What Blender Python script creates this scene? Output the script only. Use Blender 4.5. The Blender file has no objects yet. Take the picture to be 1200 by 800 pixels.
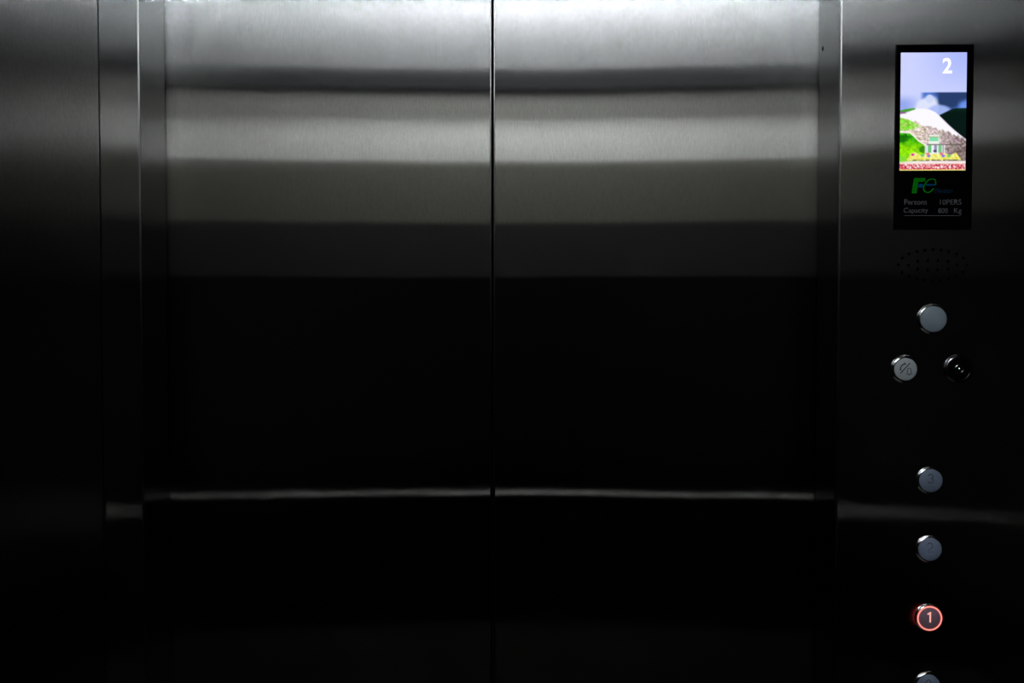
import bpy, bmesh, math, random
import numpy as np
from mathutils import Vector, Matrix, Euler

random.seed(4)
rng = np.random.default_rng(4)
S = bpy.context.scene
COL = S.collection
R = math.radians

# ------------------------------------------------------------------ camera, world, exposure
F_PX = 1150.0
cam_data = bpy.data.cameras.new('camera')
cam_data.sensor_width = 36.0
cam_data.lens = 36.0 * F_PX / 1200.0
cam_data.clip_start = 0.02
cam = bpy.data.objects.new('camera', cam_data)
COL.objects.link(cam)
CAM_Z = 1.40
cam.location = (0, 0, CAM_Z)
cam.rotation_euler = (R(90 - 1.70), 0, R(1.245))
S.camera = cam
ROT = Euler(cam.rotation_euler).to_matrix()

world = bpy.data.worlds.new('world')
world.use_nodes = True
world.node_tree.nodes['Background'].inputs[0].default_value = (0, 0, 0, 1)
S.world = world

S.view_settings.view_transform = 'Standard'
S.view_settings.look = 'None'
S.view_settings.gamma = 1
S.view_settings.use_curve_mapping = False
S.view_settings.exposure = 0.0
try:
    S.cycles.use_denoising = True
    S.cycles.max_bounces = 10
    S.cycles.glossy_bounces = 6
    S.cycles.caustics_reflective = True
    S.cycles.blur_glossy = 0.0
    S.cycles.sample_clamp_indirect = 0.0
except Exception:
    pass

# lamp powers (the lamps are built with the ceiling below)
PANEL_STRENGTH = 8.0        # main lamp over the middle of the car
COVE_STRENGTH = 710.0         # small strip lamp washing the top of the rear wall
PANEL_COLOR = (0.97, 1.0, 0.97)
COVE_COLOR = (0.94, 0.985, 1.0)

# ------------------------------------------------------------------ the car: distances in metres
Y_FRONT = 1.150            # face of the front return panels
Y_DOOR = 1.2366            # face of the sliding doors
Y_REAR = -0.25
X_LEFT, X_RIGHT = -0.725, 0.625
Z_CEIL = 2.30


def P(px, py, Y):
    """point of the plane y = Y that was measured at (px, py) in the photograph"""
    d = ROT @ Vector(((px - 600) / F_PX, -(py - 400) / F_PX, -1))
    t = Y / d.y
    return Vector((t * d.x, Y, CAM_Z + t * d.z))


# ------------------------------------------------------------------ materials
def srgb(r, g, b):
    def f(c):
        c /= 255.0
        return c / 12.92 if c <= 0.04045 else ((c + 0.055) / 1.055) ** 2.4
    return (f(r), f(g), f(b), 1.0)


def new_mat(name):
    m = bpy.data.materials.new(name)
    m.use_nodes = True
    nt = m.node_tree
    nt.nodes.clear()
    out = nt.nodes.new('ShaderNodeOutputMaterial')
    return m, nt, out


def principled(name, color, rough=0.5, metal=0.0, spec=0.5, noise=0.06, scale=60.0):
    m, nt, out = new_mat(name)
    b = nt.nodes.new('ShaderNodeBsdfPrincipled')
    b.inputs['Roughness'].default_value = rough
    b.inputs['Metallic'].default_value = metal
    b.inputs['Specular IOR Level'].default_value = spec
    g = nt.nodes.new('ShaderNodeNewGeometry')
    n = nt.nodes.new('ShaderNodeTexNoise')
    n.inputs['Scale'].default_value = scale
    n.inputs['Detail'].default_value = 4
    mr = nt.nodes.new('ShaderNodeMapRange')
    mr.inputs['To Min'].default_value = 1 - noise
    mr.inputs['To Max'].default_value = 1 + noise
    mx = nt.nodes.new('ShaderNodeVectorMath')
    mx.operation = 'SCALE'
    mx.inputs[0].default_value = color[:3]
    nt.links.new(g.outputs['Position'], n.inputs['Vector'])
    nt.links.new(n.outputs['Fac'], mr.inputs['Value'])
    nt.links.new(mr.outputs['Result'], mx.inputs['Scale'])
    nt.links.new(mx.outputs['Vector'], b.inputs['Base Color'])
    nt.links.new(b.outputs['BSDF'], out.inputs['Surface'])
    return m


def brushed_steel(name, tint=(0.60, 0.605, 0.60), across=0.40, along=0.004, wave=0.0, grain=0.11, wide=0.0):
    """stainless steel with a vertical hairline: mirror-like along the grain, widely blurred across it"""
    m, nt, out = new_mat(name)
    g = nt.nodes.new('ShaderNodeNewGeometry')
    mp = nt.nodes.new('ShaderNodeMapping')
    mp.inputs['Scale'].default_value = (800, 800, 110)
    n = nt.nodes.new('ShaderNodeTexNoise')
    n.inputs['Scale'].default_value = 1.0
    n.inputs['Detail'].default_value = 3
    mp2 = nt.nodes.new('ShaderNodeMapping')
    mp2.inputs['Scale'].default_value = (1100, 1100, 420)
    n2 = nt.nodes.new('ShaderNodeTexNoise')
    n2.inputs['Scale'].default_value = 1.0
    n2.inputs['Detail'].default_value = 2
    add = nt.nodes.new('ShaderNodeMath')
    add.operation = 'ADD'
    mr = nt.nodes.new('ShaderNodeMapRange')
    mr.inputs['From Min'].default_value = 0.75
    mr.inputs['From Max'].default_value = 1.25
    mr.inputs['To Min'].default_value = 1 - grain
    mr.inputs['To Max'].default_value = 1 + grain
    mx = nt.nodes.new('ShaderNodeVectorMath')
    mx.operation = 'SCALE'
    mx.inputs[0].default_value = tint
    nt.links.new(g.outputs['Position'], mp.inputs['Vector'])
    nt.links.new(g.outputs['Position'], mp2.inputs['Vector'])
    nt.links.new(mp.outputs['Vector'], n.inputs['Vector'])
    nt.links.new(mp2.outputs['Vector'], n2.inputs['Vector'])
    nt.links.new(n.outputs['Fac'], add.inputs[0])
    nt.links.new(n2.outputs['Fac'], add.inputs[1])
    nt.links.new(add.outputs[0], mr.inputs['Value'])
    nt.links.new(mr.outputs['Result'], mx.inputs['Scale'])
    ratio = across / along
    an = 1 - 1 / math.sqrt(ratio)
    rough = math.sqrt(math.sqrt(across * along))
    b = nt.nodes.new('ShaderNodeBsdfAnisotropic')
    b.distribution = 'BECKMANN'
    b.inputs['Roughness'].default_value = rough
    b.inputs['Anisotropy'].default_value = an
    t = nt.nodes.new('ShaderNodeCombineXYZ')
    t.inputs[2].default_value = 1.0
    nt.links.new(t.outputs[0], b.inputs['Tangent'])
    nt.links.new(mx.outputs['Vector'], b.inputs['Color'])
    if wave > 0:
        mw = nt.nodes.new('ShaderNodeMapping')
        mw.inputs['Scale'].default_value = (5.0, 5.0, 2.2)
        nw = nt.nodes.new('ShaderNodeTexNoise')
        nw.inputs['Scale'].default_value = 1.0
        nw.inputs['Detail'].default_value = 1
        bp = nt.nodes.new('ShaderNodeBump')
        bp.inputs['Strength'].default_value = 1.0
        bp.inputs['Distance'].default_value = wave
        nt.links.new(g.outputs['Position'], mw.inputs['Vector'])
        nt.links.new(mw.outputs['Vector'], nw.inputs['Vector'])
        nt.links.new(nw.outputs['Fac'], bp.inputs['Height'])
        nt.links.new(bp.outputs['Normal'], b.inputs['Normal'])
    last = b.outputs[0]
    if wide > 0:
        b2 = nt.nodes.new('ShaderNodeBsdfAnisotropic')
        b2.inputs['Roughness'].default_value = 0.45
        mix = nt.nodes.new('ShaderNodeMixShader')
        mix.inputs[0].default_value = wide
        nt.links.new(mx.outputs['Vector'], b2.inputs['Color'])
        nt.links.new(b.outputs[0], mix.inputs[1])
        nt.links.new(b2.outputs[0], mix.inputs[2])
        last = mix.outputs[0]
    nt.links.new(last, out.inputs['Surface'])
    return m


def emitter(name, color, strength):
    m, nt, out = new_mat(name)
    e = nt.nodes.new('ShaderNodeEmission')
    e.inputs[0].default_value = (*color[:3], 1)
    e.inputs[1].default_value = strength
    nt.links.new(e.outputs[0], out.inputs['Surface'])
    return m


M = {}
M['door_steel'] = brushed_steel('brushed_door_steel', across=0.28, along=0.002, wave=0.0004)
M['panel_steel'] = brushed_steel('brushed_panel_steel', across=0.25, along=0.006)
M['return_steel'] = brushed_steel('brushed_return_steel', tint=(0.44, 0.445, 0.44), across=0.35, along=0.02)
M['jamb_steel'] = brushed_steel('brushed_jamb_steel', tint=(0.50, 0.505, 0.50), across=0.40, along=0.006)
M['edge_steel'] = brushed_steel('polished_edge_steel', tint=(0.40, 0.40, 0.40), across=0.45, along=0.09)
M['rail_steel'] = principled('dull_rail_steel', (0.075, 0.075, 0.069), rough=0.35, metal=1)
M['chrome'] = principled('polished_chrome', (0.90, 0.90, 0.90), rough=0.04, metal=1, noise=0.02)
M['dark_chrome'] = principled('dark_polished_metal', (0.22, 0.22, 0.22), rough=0.16, metal=1, noise=0.03)
M['void'] = principled('black_void', (0.004, 0.004, 0.004), rough=0.9, spec=0.0)
M['black_glass'] = principled('black_glass', (0.0007, 0.0007, 0.0007), rough=0.15, spec=0.03, noise=0.02)
M['cap_plain'] = principled('grey_plastic_cap', (0.0925, 0.1145, 0.1385, 1), rough=0.55, spec=0.2, scale=900, noise=0.07)
M['cap_alarm'] = principled('pale_plastic_cap', (0.1752, 0.1913, 0.2061, 1), rough=0.55, spec=0.2, scale=900, noise=0.05)
M['cap_floor'] = principled('slate_plastic_cap', (0.0662, 0.0846, 0.1215, 1), rough=0.55, spec=0.2, scale=900, noise=0.08)
M['cap_lit'] = principled('purple_grey_cap', (0.1187, 0.0749, 0.0998, 1), rough=0.55, spec=0.2, scale=900, noise=0.08)
M['symbol_dark'] = principled('engraved_dark_ink', (0.0146, 0.0170, 0.0219, 1), rough=0.7, spec=0.1)
M['symbol_faint'] = principled('faint_engraved_ink', (0.0201, 0.0256, 0.0378, 1), rough=0.7, spec=0.1)
M['red_ring'] = emitter('red_led_ring', (1.0, 0.09, 0.08), 0.6)
M['red_core'] = emitter('red_led_ring_core', (1.0, 0.48, 0.42), 1.0)
M['red_digit'] = emitter('red_led_digit', (1.0, 0.42, 0.38), 1.0)
M['print_grey'] = principled('grey_screen_print', (0.0547, 0.0567, 0.0609, 1), rough=0.8, spec=0.0)
M['print_green'] = principled('green_screen_print', (0.0011, 0.1004, 0.0020, 1), rough=0.8, spec=0.0)
M['print_blue'] = principled('blue_screen_print', (0.0003, 0.0332, 0.0855, 1), rough=0.8, spec=0.0)
M['print_navy'] = principled('navy_screen_print', (0.0043, 0.0166, 0.0329, 1), rough=0.8, spec=0.0)
M['digit_white'] = emitter('white_screen_digit', (1, 1, 1), 1.1)
M['rear_frieze'] = principled('grey_reflection_band', (0.095, 0.097, 0.098), rough=0.7, spec=0.0)  # rear panel tones invented to shape the bands mirrored in the steel
M['rear_mid'] = principled('pale_reflection_band', (0.50, 0.497, 0.481), rough=0.7, spec=0.0)
M['rear_olive'] = principled('olive_reflection_band', (0.107, 0.107, 0.091), rough=0.7, spec=0.0)
M['rear_charcoal'] = principled('charcoal_reflection_band', (0.025, 0.025, 0.024), rough=0.7, spec=0.0)
M['rear_black'] = principled('black_laminate', (0.0012, 0.0012, 0.0012), rough=0.7, spec=0.0)
M['rear_low_haze'] = principled('low_haze_band', (0.035, 0.035, 0.029), rough=0.7, spec=0.0)
M['trim_black'] = principled('dark_ledge_band', (0.018, 0.018, 0.020), rough=0.7, spec=0.0)
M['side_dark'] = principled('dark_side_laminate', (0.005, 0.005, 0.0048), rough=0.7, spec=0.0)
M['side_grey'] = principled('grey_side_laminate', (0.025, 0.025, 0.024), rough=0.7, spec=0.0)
M['side_bounce'] = principled('pale_bounce_panel', (0.60, 0.60, 0.585), rough=0.7, spec=0.0)  # added pale tone that brightens what the jambs and panels mirror
M['ceiling'] = principled('satin_ceiling_metal', srgb(150, 152, 155), rough=0.5, metal=0.0, spec=0.3)
M['floor'] = principled('dark_rubber_floor', srgb(40, 40, 38), rough=0.6, spec=0.2, noise=0.3, scale=300)
M['lamp_panel'] = emitter('led_panel', PANEL_COLOR, PANEL_STRENGTH)
M['lamp_cove'] = emitter('led_strip', COVE_COLOR, COVE_STRENGTH)


# ------------------------------------------------------------------ mesh helpers
def link(name, bm, mat, parent=None, smooth=False, loc=None):
    me = bpy.data.meshes.new(name)
    bm.normal_update()
    bm.to_mesh(me)
    bm.free()
    me.materials.append(mat)
    if smooth:
        me.polygons.foreach_set('use_smooth', [True] * len(me.polygons))
        try:
            me.set_sharp_from_angle(angle=R(40))
        except Exception:
            pass
    o = bpy.data.objects.new(name, me)
    COL.objects.link(o)
    if parent:
        o.parent = parent
    if loc:
        o.location = loc
    return o


def empty(name, loc=(0, 0, 0)):
    o = bpy.data.objects.new(name, None)
    o.empty_display_size = 0.05
    o.location = loc
    COL.objects.link(o)
    return o


def tag(o, label=None, cat=None, group=None, kind=None):
    for k, v in (('label', label), ('category', cat), ('group', group), ('kind', kind)):
        if v:
            o[k] = v
    return o


def bm_box(bm, x0, x1, y0, y1, z0, z1, bevel=0.0, seg=2):
    r = bmesh.ops.create_cube(bm, size=1.0)
    vs = r['verts']
    for v in vs:
        v.co = Vector(((x0 + x1) / 2 + v.co.x * (x1 - x0), (y0 + y1) / 2 + v.co.y * (y1 - y0), (z0 + z1) / 2 + v.co.z * (z1 - z0)))
    if bevel > 0:
        es = list({e for v in vs for e in v.link_edges})
        bmesh.ops.bevel(bm, geom=es, offset=bevel, segments=seg, affect='EDGES', profile=0.5)
    return bm


def box(x0, x1, y0, y1, z0, z1, bevel=0.0, seg=2):
    return bm_box(bmesh.new(), x0, x1, y0, y1, z0, z1, bevel, seg)


def bm_lathe(bm, prof, seg=48, close_end=True):
    """turn a profile of (radius, outward) about the axis that points out of the panel (-y)"""
    rings = []
    for r, h in prof:
        if r < 1e-7:
            rings.append([bm.verts.new((0, -h, 0))])
        else:
            rings.append([bm.verts.new((r * math.cos(2 * math.pi * k / seg), -h, r * math.sin(2 * math.pi * k / seg))) for k in range(seg)])
    for a, b in zip(rings, rings[1:]):
        for k in range(seg):
            k2 = (k + 1) % seg
            if len(a) == 1 and len(b) == 1:
                continue
            if len(a) == 1:
                bm.faces.new((a[0], b[k2], b[k]))
            elif len(b) == 1:
                bm.faces.new((a[k], a[k2], b[0]))
            else:
                bm.faces.new((a[k], a[k2], b[k2], b[k]))
    bmesh.ops.recalc_face_normals(bm, faces=bm.faces[:])
    return bm


def lathe(prof, seg=48):
    return bm_lathe(bmesh.new(), prof, seg)


def bm_prism(bm, pts, y0, y1):
    """extrude an outline of (x, z) points from y0 to y1"""
    a = [bm.verts.new((x, y0, z)) for x, z in pts]
    b = [bm.verts.new((x, y1, z)) for x, z in pts]
    n = len(pts)
    fa = bm.faces.new(a)
    fb = bm.faces.new(b[::-1])
    for k in range(n):
        bm.faces.new((a[k], b[k], b[(k + 1) % n], a[(k + 1) % n]))
    bmesh.ops.recalc_face_normals(bm, faces=bm.faces[:])
    return bm


def bm_stroke(bm, pts, w, y0, y1, closed=False):
    """a line of width w through (x, z) points, raised from y0 to y1"""
    n = len(pts)
    L, Rr = [], []
    for i in range(n):
        p = Vector(pts[i])
        if closed:
            a, b = Vector(pts[i - 1]), Vector(pts[(i + 1) % n])
        else:
            a, b = Vector(pts[max(i - 1, 0)]), Vector(pts[min(i + 1, n - 1)])
        t = (b - a).normalized()
        q = Vector((-t.y, t.x)) * w / 2
        L.append(p + q)
        Rr.append(p - q)
    m = n if closed else n - 1
    vv = [[bm.verts.new((s.x, y, s.y)) for s in side] for y in (y0, y1) for side in (L, Rr)]
    l0, r0, l1, r1 = vv
    for i in range(m):
        j = (i + 1) % n
        bm.faces.new((l1[i], l1[j], r1[j], r1[i]))
        bm.faces.new((l0[i], r0[i], r0[j], l0[j]))
        bm.faces.new((l0[i], l0[j], l1[j], l1[i]))
        bm.faces.new((r0[i], r1[i], r1[j], r0[j]))
    if not closed:
        bm.faces.new((l0[0], l1[0], r1[0], r0[0]))
        bm.faces.new((l0[-1], r0[-1], r1[-1], l1[-1]))
    bmesh.ops.recalc_face_normals(bm, faces=bm.faces[:])
    return bm


def arc(cx, cz, rx, rz, a0, a1, n=14):
    return [(cx + rx * math.cos(R(a0 + (a1 - a0) * k / n)), cz + rz * math.sin(R(a0 + (a1 - a0) * k / n))) for k in range(n + 1)]


def text_bm(body, x0, x1, z0, z1, y0, y1, shear=0.0, bold=0.0):
    """letters fitted to the box x0..x1, z0..z1 of a panel face"""
    cu = bpy.data.curves.new('lettering', 'FONT')
    cu.body = body
    cu.size = 1.0
    cu.shear = shear
    cu.offset = bold
    cu.resolution_u = 4
    o = bpy.data.objects.new('lettering', cu)
    COL.objects.link(o)
    dg = bpy.context.evaluated_depsgraph_get()
    me = o.evaluated_get(dg).to_mesh()
    bm = bmesh.new()
    bm.from_mesh(me)
    o.evaluated_get(dg).to_mesh_clear()
    bpy.data.objects.remove(o)
    bpy.data.curves.remove(cu)
    xs = [v.co.x for v in bm.verts]
    ys = [v.co.y for v in bm.verts]
    ax, bx, ay, by = min(xs), max(xs), min(ys), max(ys)
    for v in bm.verts:
        v.co = Vector((x0 + (v.co.x - ax) / (bx - ax) * (x1 - x0), y0, z0 + (v.co.y - ay) / (by - ay) * (z1 - z0)))
    r = bmesh.ops.extrude_face_region(bm, geom=bm.faces[:])
    for g in r['geom']:
        if isinstance(g, bmesh.types.BMVert):
            g.co.y = y1
    bmesh.ops.recalc_face_normals(bm, faces=bm.faces[:])
    return bm


def cut(o, bm):
    """cut the shapes in bm out of a mesh object and keep the result as its mesh"""
    for f in bm.faces:
        f.material_index = 1
    o.data.materials.append(M['void'])  # hole walls coloured black in place of the shade inside
    me = bpy.data.meshes.new('cutter')
    bm.to_mesh(me)
    me.materials.append(M['void'])
    me.materials.append(M['void'])
    bm.free()
    c = bpy.data.objects.new('cutter', me)
    c.parent = o.parent
    COL.objects.link(c)
    md = o.modifiers.new('cut', 'BOOLEAN')
    md.operation = 'DIFFERENCE'
    md.solver = 'EXACT'
    md.object = c
    dg = bpy.context.evaluated_depsgraph_get()
    new = bpy.data.meshes.new_from_object(o.evaluated_get(dg))
    o.modifiers.clear()
    old = o.data
    o.data = new
    bpy.data.meshes.remove(old)
    bpy.data.objects.remove(c)
    bpy.data.meshes.remove(me)


# ------------------------------------------------------------------ setting: shell of the car
tag(link('floor', box(X_LEFT, X_RIGHT, Y_REAR, 1.30, -0.03, 0.0), M['floor']),
    'dark speckled rubber floor of the elevator car', kind='structure')

ceil_o = link('ceiling', box(X_LEFT, X_RIGHT, Y_REAR, 1.30, Z_CEIL, Z_CEIL + 0.03), M['ceiling'])
tag(ceil_o, 'satin metal ceiling of the elevator car', kind='structure')

for nm, xa, xb, lab in (('wall_left', X_LEFT - 0.02, X_LEFT, 'dark panelled side wall on the left of the car'),
                        ('wall_right', X_RIGHT, X_RIGHT + 0.02, 'dark panelled side wall on the right of the car')):
    w = empty(nm)
    tag(w, lab, kind='structure')
    link('added_bounce_panel', box(xa, xb, 0.42, 1.30, 1.93, Z_CEIL), M['side_bounce'], w)  # added pale panel, brightens the reflections beside the doors
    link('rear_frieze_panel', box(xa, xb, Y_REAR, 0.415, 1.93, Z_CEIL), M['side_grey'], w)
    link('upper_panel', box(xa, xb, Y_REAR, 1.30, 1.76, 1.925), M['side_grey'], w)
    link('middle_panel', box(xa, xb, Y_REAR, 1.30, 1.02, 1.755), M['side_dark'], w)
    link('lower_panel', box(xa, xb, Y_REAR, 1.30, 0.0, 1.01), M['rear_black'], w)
    link('joint', box(xa, xb, Y_REAR, 1.30, 1.01, 1.02), M['void'], w)

# rear wall: panel tones invented to give the doors their reflected bands
wr = empty('wall_rear')
tag(wr, 'rear wall with added grey, olive and black bands that the doors mirror', kind='structure')
yb = Y_REAR - 0.02
link('frieze_panel', box(X_LEFT, X_RIGHT, yb, Y_REAR, 2.03, Z_CEIL), M['rear_frieze'], wr)
link('shadow_ledge', box(X_LEFT, X_RIGHT, Y_REAR, Y_REAR + 0.015, 2.014, 2.067), M['trim_black'], wr)  # added ledge: gives a dark band and soft shadow to the reflections
link('pale_panel', box(X_LEFT, X_RIGHT, yb, Y_REAR, 1.818, 2.03), M['rear_mid'], wr)
link('olive_panel', box(X_LEFT, X_RIGHT, yb, Y_REAR, 1.650, 1.818), M['rear_olive'], wr)
link('charcoal_panel', box(X_LEFT, X_RIGHT, yb, Y_REAR, 1.50, 1.650), M['rear_charcoal'], wr)
link('black_panel', box(X_LEFT, X_RIGHT, yb, Y_REAR, 0.52, 1.50), M['rear_black'], wr)
link('low_haze_panel', box(X_LEFT, X_RIGHT, yb, Y_REAR, 0.0, 0.52), M['rear_low_haze'], wr)  # added lighter panel for the faint haze low on the doors

# ceiling lamps
def ceiling_panel(x0, x1, y0, y1, label, mat):
    t = empty('ceiling_light', ((x0 + x1) / 2, (y0 + y1) / 2, Z_CEIL))
    tag(t, label, 'ceiling light')
    hx, hy = (x1 - x0) / 2, (y1 - y0) / 2
    bm = bmesh.new()
    w = 0.012
    bm_box(bm, -hx - w, hx + w, -hy - w, -hy, -0.012, 0)
    bm_box(bm, -hx - w, hx + w, hy, hy + w, -0.012, 0)
    bm_box(bm, -hx - w, -hx, -hy, hy, -0.012, 0)
    bm_box(bm, hx, hx + w, -hy, hy, -0.012, 0)
    link('frame', bm, M['edge_steel'], t)
    link('diffuser', box(-hx, hx, -hy, hy, -0.008, -0.002), mat, t)
    return t


ceiling_panel(-0.27, 0.36, -0.204, -0.180, 'narrow LED strip light in the ceiling by the rear wall', M['lamp_cove'])
ceiling_panel(-0.40, 0.30, -0.14, 0.18, 'wide rectangular LED ceiling light over the middle of the car', M['lamp_panel'])

# handrail on the rear wall
hr = empty('handrail', (-0.05, Y_REAR, 0.90))
tag(hr, 'round steel handrail along the rear wall', 'handrail')
bm = bmesh.new()
bmesh.ops.create_cone(bm, cap_ends=True, segments=24, radius1=0.012, radius2=0.012, depth=1.16, matrix=Matrix.Translation((0, 0.06, 0)) @ Matrix.Rotation(R(90), 4, 'Y'))
link('rail', bm, M['rail_steel'], hr, smooth=True)
for sx in (-0.45, 0.45):
    bm = bmesh.new()
    bmesh.ops.create_cone(bm, cap_ends=True, segments=16, radius1=0.009, radius2=0.009, depth=0.05, matrix=Matrix.Translation((sx, 0.024, 0)) @ Matrix.Rotation(R(90), 4, 'X'))
    link('bracket', bm, M['rail_steel'], hr, smooth=True)

# ------------------------------------------------------------------ front: doors, jambs, return panels
X_GAP = P(577.3, 400, Y_DOOR).x
GAP = 0.0030
XL_J = P(166.5, 400, Y_FRONT).x       # opening edges on the front plane
XR_J = P(981.0, 400, Y_FRONT).x
Y_JAMB = Y_DOOR - 0.005

d1 = link('door_1', box(XL_J - 0.07, X_GAP - GAP / 2, Y_DOOR, Y_DOOR + 0.03, 0.004, 2.10, 0.0022, 5), M['door_steel'])
tag(d1, 'left sliding elevator door leaf of vertically brushed stainless steel', kind='structure')
d2 = link('door_2', box(X_GAP + GAP / 2, XR_J + 0.07, Y_DOOR, Y_DOOR + 0.03, 0.004, 2.10, 0.0022, 5), M['door_steel'])
tag(d2, 'right sliding elevator door leaf of vertically brushed stainless steel', kind='structure')
link('gap_backing', box(X_GAP - 0.004, X_GAP + 0.004, Y_DOOR + 0.03, Y_DOOR + 0.034, 0.004, 2.10), M['void'], d2)  # added black strip, stands in for the dark behind the door gap

X_SEAM = P(118.5, 400, Y_FRONT).x
j1 = link('trim_1', box(X_SEAM + 0.0002, XL_J, Y_FRONT, Y_JAMB, 0, 2.08, 0.0022, 6), M['jamb_steel'])
tag(j1, 'brushed steel door jamb left of the doors', kind='structure')
j2 = link('trim_2', box(XR_J, XR_J + 0.05, Y_FRONT + 0.0032, Y_JAMB, 0, 2.08, 0.0004, 1), M['jamb_steel'])
tag(j2, 'brushed steel door jamb right of the doors with a small screw hole', kind='structure')
q = P(963.5, 55, Y_FRONT + 0.060)
bm = bmesh.new()
bmesh.ops.create_cone(bm, cap_ends=True, segments=20, radius1=0.0032, radius2=0.0032, depth=0.016, matrix=Matrix.Translation((XR_J, Y_FRONT + 0.068, q.z)) @ Matrix.Rotation(R(90), 4, 'Y'))
cut(j2, bm)

# polished, unbrushed edges: a thin rounded bead along the jamb corners and the meeting edges of the doors
def edge_bead(parent, x, y, r, z1=2.08):
    bm = bmesh.new()
    bmesh.ops.create_cone(bm, cap_ends=True, segments=20, radius1=r, radius2=r, depth=z1 - 0.01, matrix=Matrix.Translation((x - parent.location.x, y - parent.location.y, z1 / 2 + 0.005)))
    return link('polished_edge', bm, M['edge_steel'], parent, smooth=True)


edge_bead(j1, XL_J - 0.0012, Y_FRONT + 0.0012, 0.0014)
edge_bead(d1, X_GAP - GAP / 2 - 0.0008, Y_DOOR + 0.0008, 0.0010)
edge_bead(d2, X_GAP + GAP / 2 + 0.0008, Y_DOOR + 0.0008, 0.0010)

wf = empty('wall_front')
tag(wf, 'brushed steel return panel left of the doors', kind='structure')
link('return_panel', box(X_LEFT, X_SEAM - 0.0002, Y_FRONT + 0.0005, Y_FRONT + 0.03, 0, Z_CEIL, 0.0005, 2), M['return_steel'], wf)
link('transom_panel', box(X_LEFT, X_RIGHT, Y_FRONT + 0.031, Y_FRONT + 0.06, 2.08, Z_CEIL), M['return_steel'], wf)
link('joint', box(X_SEAM - 0.003, X_SEAM + 0.003, Y_FRONT + 0.0302, Y_FRONT + 0.032, 0, 2.08), M['void'], wf)

# operating panel: one tall faceplate with the loudspeaker's holes
cp = empty('control_panel', ((XR_J + X_RIGHT) / 2, Y_FRONT, 0))
tag(cp, 'tall brushed steel operating panel right of the doors, drilled with speaker holes', 'panel')
ox = cp.location.x
fp = link('faceplate', box(XR_J + 0.0008 - ox, X_RIGHT - ox, 0, 0.003, 0.02, Z_CEIL - 0.02, 0.0013, 4), M['panel_steel'], cp)
HOLES = [(190, 300), (275, 245), (380, 215), (480, 200), (583, 192), (686, 197), (787, 215), (884, 243), (975, 297), (1017, 385), (145, 383), (190, 480),
         (275, 537), (378, 565), (476, 582), (578, 587), (680, 582), (787, 567), (880, 530), (968, 475), (272, 390), (390, 340), (518, 330), (648, 330),
         (775, 342), (888, 385), (390, 440), (515, 452), (648, 450), (775, 437)]
edge_bead(cp, XR_J + 0.0019, Y_FRONT + 0.0012, 0.0014)
bm = bmesh.new()
for hx, hz in HOLES:
    p = P(1040 + hx / 10.909, 275 + hz / 10.909, Y_FRONT)
    bmesh.ops.create_cone(bm, cap_ends=True, segments=14, radius1=0.0017, radius2=0.0017, depth=0.02, matrix=Matrix.Translation((p.x - ox, 0.0, p.z)) @ Matrix.Rotation(R(90), 4, 'X'))
cut(fp, bm)
c = P(1093, 312, Y_FRONT)
link('hollow_backing', box(c.x - 0.055 - ox, c.x + 0.055 - ox, 0.006, 0.010, c.z - 0.04, c.z + 0.04), M['void'], cp)  # black sheet standing in for the dark hollow behind the holes

# ------------------------------------------------------------------ display
YD = Y_FRONT - 0.0025
a, b = P(1050.2, 52.0, YD), P(1138.8, 268.8, YD)
dcx, dz0 = (a.x + b.x) / 2, b.z
disp = empty('floor_display', (dcx, Y_FRONT, dz0))
tag(disp, 'black glass floor display with a lit mountain picture above the push buttons', 'display')
hw, hh = (b.x - a.x) / 2, a.z - b.z
link('glass_housing', box(-hw, hw, -0.0025, 0.0, 0, hh, 0.0008, 2), M['black_glass'], disp)
a, b = P(1055.6, 61.8, YD), P(1131.2, 199.6, YD)
SX0, SX1, SZ0, SZ1 = a.x - dcx, b.x - dcx, b.z - dz0, a.z - dz0
NX, NY = 96, 176


def smooth(e0, e1, v):
    t = np.clip((v - e0) / (e1 - e0), 0, 1)
    return t * t * (3 - 2 * t)


def blob_noise(n_x, n_y, cells_x, cells_y):
    g = rng.random((cells_y + 2, cells_x + 2))
    X = np.linspace(0, cells_x, n_x)
    Y = np.linspace(0, cells_y, n_y)
    xi, yi = X.astype(int), Y.astype(int)
    fx, fy = (X - xi)[None, :], (Y - yi)[:, None]
    fx, fy = fx * fx * (3 - 2 * fx), fy * fy * (3 - 2 * fy)
    g00 = g[np.ix_(yi, xi)]
    g01 = g[np.ix_(yi, xi + 1)]
    g10 = g[np.ix_(yi + 1, xi)]
    g11 = g[np.ix_(yi + 1, xi + 1)]
    return (g00 * (1 - fx) + g01 * fx) * (1 - fy) + (g10 * (1 - fx) + g11 * fx) * fy


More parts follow.
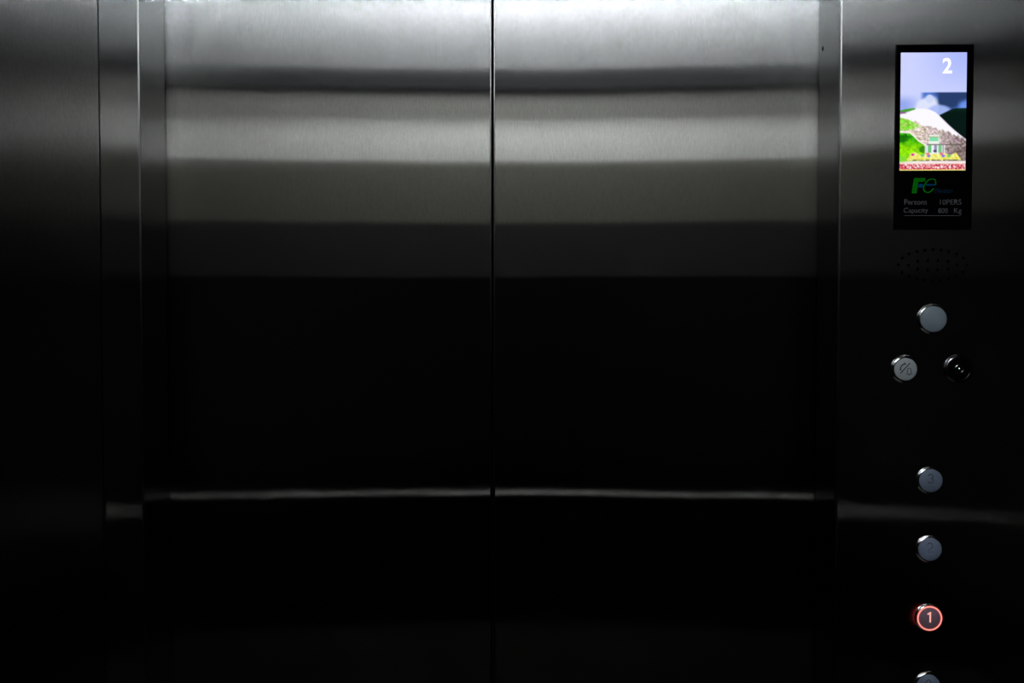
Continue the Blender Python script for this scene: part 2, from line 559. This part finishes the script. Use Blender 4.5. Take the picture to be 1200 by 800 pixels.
def picture():
    """the landscape on the screen: sky, cloud, white mountain, dark hill, green slope, flower beds"""
    u = np.linspace(0, 1, NX)[None, :] * np.ones((NY, 1))
    v = np.linspace(0, 1, NY)[:, None] * np.ones((1, NX))      # 0 at the top
    px = 1055.6 + u * 75.6                                       # picture units: photograph pixels
    py = 61.8 + v * 137.8
    img = np.zeros((NY, NX, 3))

    def lay(col, mask):
        nonlocal img
        c = np.array(col, float)
        m = np.clip(mask, 0, 1)[..., None]
        img = img * (1 - m) + (c if c.ndim == 3 else c[None, None, :]) * m

    nz = blob_noise(NX, NY, 9, 16)
    nf = blob_noise(NX, NY, 34, 62)
    nff = blob_noise(NX, NY, 60, 110)
    # sky
    g = smooth(1060, 1130, px) * smooth(125, 62, py)
    lay((205, 212, 255), np.ones_like(u))
    lay((172, 186, 252), g * 0.95)
    lay((150, 168, 238), smooth(108, 122, py) * smooth(1085, 1058, px))
    # dark cloud bank, its top edge a straight line
    bank = smooth(107.6, 109.2, py) * smooth(1077, 1084, px)
    lay((78, 118, 205), bank)
    lay((40, 62, 108), bank * smooth(1088, 1100, px + (nz - .5) * 10) * smooth(131, 122, py + (nz - .5) * 14 + smooth(1120, 1131, px) * 9))
    lay((112, 152, 240), bank * smooth(1119, 1128, px) * smooth(115, 124, py) * 0.9)
    # plume of white cloud
    d = ((px - 1086) / 13) ** 2 + ((py - 126) / 13) ** 2
    lay((222, 228, 252), smooth(1.5, 0.5, d + (nz - .5) * 0.9))
    d = ((px - 1100) / 13) ** 2 + ((py - 130) / 7) ** 2
    lay((170, 188, 248), 0.9 * smooth(1.5, 0.5, d + (nz - .5) * 0.7))
    d = ((px - 1089) / 4.2) ** 2 + ((py - 116) / 5) ** 2
    lay((205, 215, 250), 0.9 * smooth(1.3, 0.5, d + (nz - .5) * 0.7))
    # dark hill on the right
    hill = np.interp(px, [1098, 1101, 1108, 1115, 1120, 1132], [138, 134.5, 131, 127.6, 126.8, 126.6])
    lay((8, 26, 22), smooth(-0.6, 0.8, py - hill))
    lay((20, 60, 36), 0.5 * smooth(-0.6, 0.8, py - hill) * smooth(133, 128, py) * nf)
    # white mountain
    top = np.interp(px, [1055, 1062, 1070, 1077, 1084, 1090, 1096, 1100, 1106, 1112, 1118, 1124, 1131],
                    [134, 132, 128.6, 127, 127.4, 128.6, 131.5, 135, 141, 147, 152.5, 157.5, 163])
    mt = smooth(-0.7, 0.7, py - top)
    lay((252, 250, 255), mt)
    lay((236, 214, 244), mt * 0.7 * smooth(2.5, 0.5, py - top) * smooth(1098, 1104, px))
    # rock and flowers below the snow
    snow = np.interp(px, [1055, 1066, 1076, 1086, 1100, 1112, 1120, 1131], [137, 140, 144, 147, 151, 155, 158, 164])
    rock = smooth(-1, 1.6, py - snow - (nf - .5) * 4)
    base = np.stack([205 + 0 * u, 186 + 0 * u, 186 + 0 * u], -1)
    base = base + (nff[..., None] - .5) * np.array([105, 105, 105]) + (nf[..., None] - .5) * np.array([60, 40, 70])
    dk = smooth(1095, 1128, px) * 62
    base = np.clip(base - dk[..., None] + smooth(1105, 1060, px)[..., None] * np.array([26, 26, 10]), 20, 255)
    lay(base, rock)
    # green ridges top left
    lay((70, 160, 40), smooth(-.5, .5, py - np.interp(px, [1055, 1062, 1072, 1076], [129.4, 127.6, 126.4, 129])) * smooth(1, -.5, py - np.interp(px, [1055, 1064, 1073], [131.5, 130.6, 127.8])) * (px < 1073))
    lay((150, 70, 110), 0.7 * smooth(130.2, 131.2, py) * smooth(133.8, 132.4, py) * smooth(1064, 1060, px))
    gy = np.interp(px, [1055, 1064, 1074, 1080], [137, 139.6, 144, 148])
    lay(np.clip(np.stack([135 + 110 * (nff - .4), 210 + 70 * (nf - .4), 60 + 120 * (nff - .4)], -1), 0, 255),
        smooth(-.6, .8, py - gy) * smooth(1.2, -1.2, py - np.interp(px, [1055, 1066, 1084], [153, 152, 148])) * smooth(1086, 1066, px))
    # big green slope, left
    gs = np.interp(px, [1055, 1067, 1071, 1077, 1084, 1087], [155.2, 156, 159.5, 165.5, 170, 178])
    lay((250, 244, 232), smooth(-2.6, -1.2, py - gs) * smooth(1086, 1082, px) * (py < 175))
    green = smooth(-.5, .9, py - gs) * smooth(1085.5, 1083, px)
    lay(np.clip(np.stack([52 + 90 * smooth(160, 176, py) + 50 * (nf - .5), 172 + 55 * smooth(160, 178, py) + 60 * (nf - .5), 14 + 40 * (nff - .5)], -1), 0, 255), green)
    lay((24, 104, 12), green * 0.85 * smooth(1.4, .4, ((px - 1059) / 8) ** 2 + ((py - 162) / 5) ** 2 + (nf - .5)))
    lay((40, 122, 26), green * 0.8 * smooth(1.3, .5, ((px - 1082) / 4) ** 2 + ((py - 175) / 4) ** 2 + (nf - .5)))
    # tower
    tw = (px > 1089) & (px < 1101)
    lay((238, 244, 236), smooth(1088.4, 1089.4, px) * smooth(1101.4, 1100.4, px) * smooth(157, 159, py) * 1.0)
    lay((130, 222, 172), ((px > 1089.6) & (px < 1100) & (py > 160.8) & (py < 165.6)).astype(float))
    lay((168, 158, 90), ((px > 1089) & (px < 1100.6) & (py > 159.6) & (py < 160.7)).astype(float))
    body = (px > 1085) & (px < 1107) & (py > 168.6) & (py < 178.6)
    lay((238, 240, 244), body.astype(float))
    for x0, x1, c_ in ((1087.6, 1092, (96, 190, 112)), (1099.6, 1103.8, (110, 196, 126)), (1094.6, 1098, (140, 136, 176)), (1085.4, 1086.4, (190, 200, 214)), (1104.8, 1106, (150, 156, 160))):
        lay(c_, ((px > x0) & (px < x1) & (py > 170) & (py < 178.4)).astype(float) * 0.9)
    lay((104, 96, 92), 0.75 * ((py > 168.6) & (py < 169.8) & (px > 1086) & (px < 1129)))
    lay((84, 68, 68), 0.5 * smooth(1107, 1112, px) * smooth(170, 173, py) * smooth(187, 184, py) * smooth(.35, .75, nf))
    # yellow flower bed
    yt = np.interp(px, [1064, 1069, 1074, 1080, 1090, 1097, 1106, 1114, 1120, 1125], [186, 179, 178, 182, 180.6, 180, 179, 181.5, 178.5, 185])
    bed = smooth(-.6, .9, py - yt) * smooth(188.8, 187.2, py) * smooth(1062, 1066, px) * smooth(1127, 1124, px)
    lay(np.clip(np.stack([240 + 40 * (nff - .5), 236 + 50 * (nff - .5), 120 + 150 * (nff - .5)], -1), 0, 255), bed)
    for x, y, c_ in ((1070.6, 181, (214, 70, 150)), (1088.8, 182.6, (128, 130, 226)), (1105.6, 182.6, (126, 120, 230)), (1081.6, 182, (120, 200, 120)), (1112, 182.6, (120, 200, 110)),
                     (1096, 176.8, (84, 74, 110)), (1103.4, 180, (230, 110, 140)), (1088, 180.2, (236, 130, 130))):
        lay(c_, smooth(1.3, .5, ((px - x) / 2.2) ** 2 + ((py - y) / 1.6) ** 2))
    lay((72, 62, 44), 0.85 * smooth(186.4, 187.4, py) * smooth(189.2, 188, py) * smooth(1066, 1070, px) * smooth(1125, 1121, px) * smooth(.2, .6, nf))
    # ground and crowd at the foot
    lay((246, 226, 214), smooth(188, 189.4, py))
    lay((246, 240, 244), 0.9 * smooth(188, 189.4, py) * smooth(191, 190, py) * smooth(1064, 1072, px))
    lay((130, 220, 60), smooth(180, 186, py) * smooth(1066, 1060, px - (py - 186) * -.4) * smooth(191, 188, py))
    strip = smooth(191.2, 193, py)
    lay(np.clip(np.stack([222 + 70 * (nff - .5), 108 + 190 * (nff - .5), 120 + 170 * (nff - .5)], -1), 0, 255), strip)
    lay((255, 236, 240), strip * smooth(.66, .8, nff))
    lay((176, 30, 62), 0.7 * strip * smooth(.42, .25, nff) * smooth(192.5, 194, py))
    lay((238, 232, 130), smooth(198.2, 199, py))
    # lens of the panel: slightly violet rim
    img = np.clip(img, 0, 255) / 255.0
    return np.where(img <= 0.04045, img / 12.92, ((img + 0.055) / 1.055) ** 2.4)


pic = picture()
bm = bmesh.new()
grid = [[bm.verts.new((SX0 + (SX1 - SX0) * i / (NX - 1), -0.0029, SZ1 + (SZ0 - SZ1) * j / (NY - 1))) for i in range(NX)] for j in range(NY)]
for j in range(NY - 1):
    for i in range(NX - 1):
        bm.faces.new((grid[j][i], grid[j + 1][i], grid[j + 1][i + 1], grid[j][i + 1]))
mS, nt, out = new_mat('lit_screen')
mS.cycles.emission_sampling = 'NONE'   # thousands of dim triangles: found by bounced rays, not sampled one by one
at = nt.nodes.new('ShaderNodeAttribute')
at.attribute_name = 'picture'
em = nt.nodes.new('ShaderNodeEmission')
em.inputs[1].default_value = 1.0
nt.links.new(at.outputs['Color'], em.inputs[0])
nt.links.new(em.outputs[0], out.inputs['Surface'])
scr = link('screen', bm, mS, disp)
ca = scr.data.color_attributes.new('picture', 'FLOAT_COLOR', 'POINT')
ca.data.foreach_set('color', np.concatenate([pic, np.ones((NY, NX, 1))], -1).reshape(-1).astype(np.float32))


def D(px, py):
    p = P(px, py, YD)
    return p.x - dcx, p.z - dz0


def disp_text(name, body, px0, px1, py0, py1, mat, shear=0.0, bold=0.0, y=-0.0026):
    x0, z1 = D(px0, py0)
    x1, z0 = D(px1, py1)
    return link(name, text_bm(body, x0, x1, z0, z1, y + 0.0002, y - 0.0002, shear, bold), mat, disp)


tag(disp_text('floor_digit', '2', 1104.4, 1115.2, 68.0, 86.2, M['digit_white'], bold=0.022, y=-0.0033), 'white digit 2')
disp_text('capacity_lettering', 'Persons', 1060, 1086, 233.4, 239.8, M['print_grey'])
disp_text('capacity_lettering', '10PERS', 1101.5, 1126.5, 233.6, 239.8, M['print_grey'])
disp_text('capacity_lettering', 'Capacity', 1059, 1087.6, 243.4, 250.9, M['print_grey'])
disp_text('capacity_lettering', '800', 1099.5, 1110.5, 243.8, 249.8, M['print_grey'])
disp_text('capacity_lettering', 'Kg', 1118, 1126.6, 243.8, 251.2, M['print_grey'])
bm = bmesh.new()
bm_stroke(bm, [D(1059.2, 252.4), D(1126.4, 252.6)], 0.0005, -0.0023, -0.0027)
link('underline', bm, M['print_grey'], disp)
# emblem: slanted green F and e with blue bars
bm = bmesh.new()
bm_prism(bm, [D(1068.3, 226.4), D(1071.0, 208.4), D(1085.0, 208.4), D(1083.6, 213.0), D(1076.2, 213.0), D(1074.0, 226.4)], -0.0023, -0.0027)
link('emblem_letter', bm, M['print_green'], disp)
bm = bmesh.new()
bm_stroke(bm, [D(x, y) for x, y in [(1096.2, 217.2), (1096.6, 213.5), (1095.6, 210.6), (1092.6, 209.4), (1088.6, 210.6), (1085.0, 213.8), (1082.6, 218.0),
                                    (1082.2, 221.8), (1083.8, 224.6), (1087.0, 225.6), (1090.8, 224.2), (1094.4, 220.6)]], 0.0016, -0.0023, -0.0027)
link('emblem_letter', bm, M['print_green'], disp)
bm = bmesh.new()
bm_prism(bm, [D(1075.6, 219.6), D(1076.2, 215.4), D(1081.8, 215.4), D(1081.0, 219.6)], -0.0023, -0.0027)
bm_prism(bm, [D(1084.6, 217.5), D(1085.4, 215.5), D(1096.0, 215.5), D(1095.4, 217.5)], -0.0023, -0.0027)
link('emblem_bar', bm, M['print_blue'], disp)
disp_text('emblem_lettering', 'Elevator', 1095.5, 1117.0, 220.6, 226.2, M['print_navy'], shear=0.25)

# ------------------------------------------------------------------ push buttons
def bezel_profile(ro, ri, h):
    """low ring: short skirt, rounded shoulder, narrow lip, then down to the seat of the cap"""
    pr = [(ro, 0.0)]
    for k_ in range(0, 8):                     # shoulder whose normals run from 35 degrees to straight out
        a_ = R(35 + 55 * k_ / 7)
        u_ = (math.cos(a_)) / math.cos(R(35))
        w_ = (math.sin(a_) - math.sin(R(35))) / (1 - math.sin(R(35)))
        pr.append((ri + 0.0003 + (ro - ri - 0.0003) * u_, 0.0002 + (h - 0.0002) * w_))
    return pr + [(ri + 0.0003, h - 0.0018), (0.0, h - 0.0018)]


def cap_profile(r, h):
    return [(r, h - 0.0030), (r, h - 0.0008), (r - 0.0002, h - 0.0003), (r - 0.0006, h), (0.0, h)]


H_CAP = 0.0034


def push_button(px, py, label, cap_mat, group=None, name='push_button', ro=0.0172, rc=0.0140):
    p = P(px, py, Y_FRONT)
    t = empty(name, (p.x, Y_FRONT, p.z))
    tag(t, label, 'button', group)
    link('bezel', lathe(bezel_profile(ro, rc, 0.0026), 64), M['chrome'], t, smooth=True)
    cap = link('cap', lathe(cap_profile(rc, H_CAP), 48), cap_mat, t, smooth=True)
    return t, cap


def digit_strokes(ch):
    """engraved digits as pen strokes in a 1-high box centred on the origin"""
    if ch == '3':
        return [arc(-0.02, 0.23, 0.27, 0.25, 160, -80, 16), arc(-0.02, -0.24, 0.30, 0.27, 85, -160, 16)]
    if ch == '2':
        return [arc(0, 0.22, 0.28, 0.27, 170, -20, 16) + [(0.16, -0.08), (-0.30, -0.48), (0.32, -0.48)]]
    if ch == '1':
        return [[(-0.20, 0.26), (0.04, 0.48), (0.04, -0.50)]]
    if ch == '0':
        return [arc(0, 0, 0.29, 0.49, 0, 360, 28)]


def engrave(ch, cap, cx, cz, h, w, mat, y0=-0.0032, y1=-0.00352):
    bm = bmesh.new()
    for s in digit_strokes(ch):
        bm_stroke(bm, [(cx + x * h, cz + z * h) for x, z in s], w, y0, y1)
    return link('digit', bm, mat, cap)


t, cap = push_button(1092.8, 373.8, 'plain blank grey push button with chrome rim, topmost below the speaker holes', M['cap_plain'], ro=0.0178, rc=0.0150)

t, cap = push_button(1060.2, 432.4, 'pale grey alarm call button marked with a telephone and bell', M['cap_alarm'], ro=0.0166, rc=0.0130)
k = 0.001
bm = bmesh.new()
bm_stroke(bm, [(-6.2 * k, -4.8 * k), (4.8 * k, 7.4 * k)], 1.1 * k, -0.0032, -0.00352)
link('slash', bm, M['symbol_dark'], cap)
bm = bmesh.new()
bm_stroke(bm, [(-6.6 * k, 0.4 * k), (-5.6 * k, 3.0 * k), (-3.6 * k, 5.4 * k), (-1.2 * k, 6.8 * k)], 1.3 * k, -0.0032, -0.00352)
bm_stroke(bm, [(-7.0 * k, 0.0 * k), (-5.2 * k, -0.8 * k)], 1.6 * k, -0.0032, -0.00355)
bm_stroke(bm, [(-1.8 * k, 7.2 * k), (-0.2 * k, 5.8 * k)], 1.6 * k, -0.0032, -0.00355)
link('telephone_symbol', bm, M['symbol_dark'], cap)
bm = bmesh.new()
bell = [(0.4 * k, -5.4 * k), (1.6 * k, -4.2 * k), (1.9 * k, -0.8 * k)] + [(3.9 * k + 2.0 * k * math.cos(a_), -0.6 * k + 2.2 * k * math.sin(a_)) for a_ in np.linspace(math.pi, 0, 9)] + \
       [(6.0 * k, -0.8 * k), (6.3 * k, -4.2 * k), (7.4 * k, -5.4 * k)]
bm_stroke(bm, bell, 0.75 * k, -0.0032, -0.00352, closed=True)
bm_stroke(bm, [(3.0 * k, -6.5 * k), (4.8 * k, -6.5 * k)], 0.9 * k, -0.0032, -0.00355)
link('bell_symbol', bm, M['symbol_dark'], cap)

GR = 'floor buttons in a column below the alarm button'
t, cap = push_button(1089.7, 562.6, 'slate grey unlit floor button engraved 3, highest in the floor column', M['cap_floor'], GR, ro=0.0162, rc=0.0134)
engrave('3', cap, -0.0004, 0.0026, 0.0105, 0.0010, M['symbol_faint'])
bm = bmesh.new()
for i_, dx in enumerate((-0.0030, -0.0012, 0.0006, 0.0024)):
    r_ = bmesh.ops.create_uvsphere(bm, u_segments=8, v_segments=5, radius=0.0005, matrix=Matrix.Translation((dx, -0.0034, -0.0066 - 0.0009 * (i_ % 2))))
link('braille_dots', bm, M['symbol_faint'], cap)
t, cap = push_button(1088.8, 643.0, 'slate grey unlit floor button engraved 2, between buttons 3 and 1', M['cap_floor'], GR, ro=0.0162, rc=0.0134)
engrave('2', cap, -0.0004, 0.0026, 0.0105, 0.0010, M['symbol_faint'])
bm = bmesh.new()
for i_, dx in enumerate((-0.0012, 0.0006)):
    bmesh.ops.create_uvsphere(bm, u_segments=8, v_segments=5, radius=0.0005, matrix=Matrix.Translation((dx, -0.0034, -0.0064 - 0.0012 * i_)))
link('braille_dots', bm, M['symbol_faint'], cap)
t, cap = push_button(1088.0, 723.2, 'floor button 1 lit with a glowing red ring and digit', M['cap_lit'], GR, ro=0.0162, rc=0.0134)
bm = bmesh.new()
bm_stroke(bm, [(0.0136 * math.cos(2 * math.pi * i_ / 56), 0.0136 * math.sin(2 * math.pi * i_ / 56)) for i_ in range(56)], 0.0026, -0.0033, -0.0036, closed=True)
link('glowing_ring', bm, M['red_ring'], cap)
bm = bmesh.new()
bm_stroke(bm, [(0.0136 * math.cos(2 * math.pi * i_ / 56), 0.0136 * math.sin(2 * math.pi * i_ / 56)) for i_ in range(56)], 0.0011, -0.0035, -0.0038, closed=True)
link('ring_core', bm, M['red_core'], cap)
engrave('1', cap, 0.0002, 0.0014, 0.0125, 0.0018, M['red_digit'], -0.0032, -0.0036)
t, cap = push_button(1087.1, 802.6, 'lowest floor button, slate grey and engraved 0, cut by the bottom edge', M['cap_floor'], GR, ro=0.0162, rc=0.0134)
engrave('0', cap, -0.0004, 0.0026, 0.0105, 0.0010, M['symbol_faint'])

# key switch beside the alarm button
p = P(1122.8, 432.0, Y_FRONT)
ks = empty('key_switch', (p.x, Y_FRONT, p.z))
tag(ks, 'round dark metal key switch to the right of the alarm button', 'key switch')
link('bezel', lathe(bezel_profile(0.0170, 0.0134, 0.0034), 56), M['dark_chrome'], ks, smooth=True)
link('face', lathe([(0.0132, 0.0010), (0.0132, 0.0019), (0.0128, 0.0022), (0.0060, 0.0023)], 48), M['black_glass'], ks, smooth=True)
cyl = link('lock_cylinder', lathe([(0.0058, 0.0016), (0.0057, 0.0030), (0.0052, 0.0037), (0.0046, 0.0039), (0.0041, 0.0037), (0.0040, 0.0016)], 40), M['dark_chrome'], ks, smooth=True)
link('keyway', lathe([(0.0041, 0.0016), (0.0041, 0.0028), (0.0, 0.0028)], 32), M['black_glass'], cyl)
link('keyhole_pin', lathe([(0.0017, 0.0024), (0.0017, 0.0040), (0.0010, 0.0048), (0.0, 0.0050)], 20), M['chrome'], cyl, smooth=True)
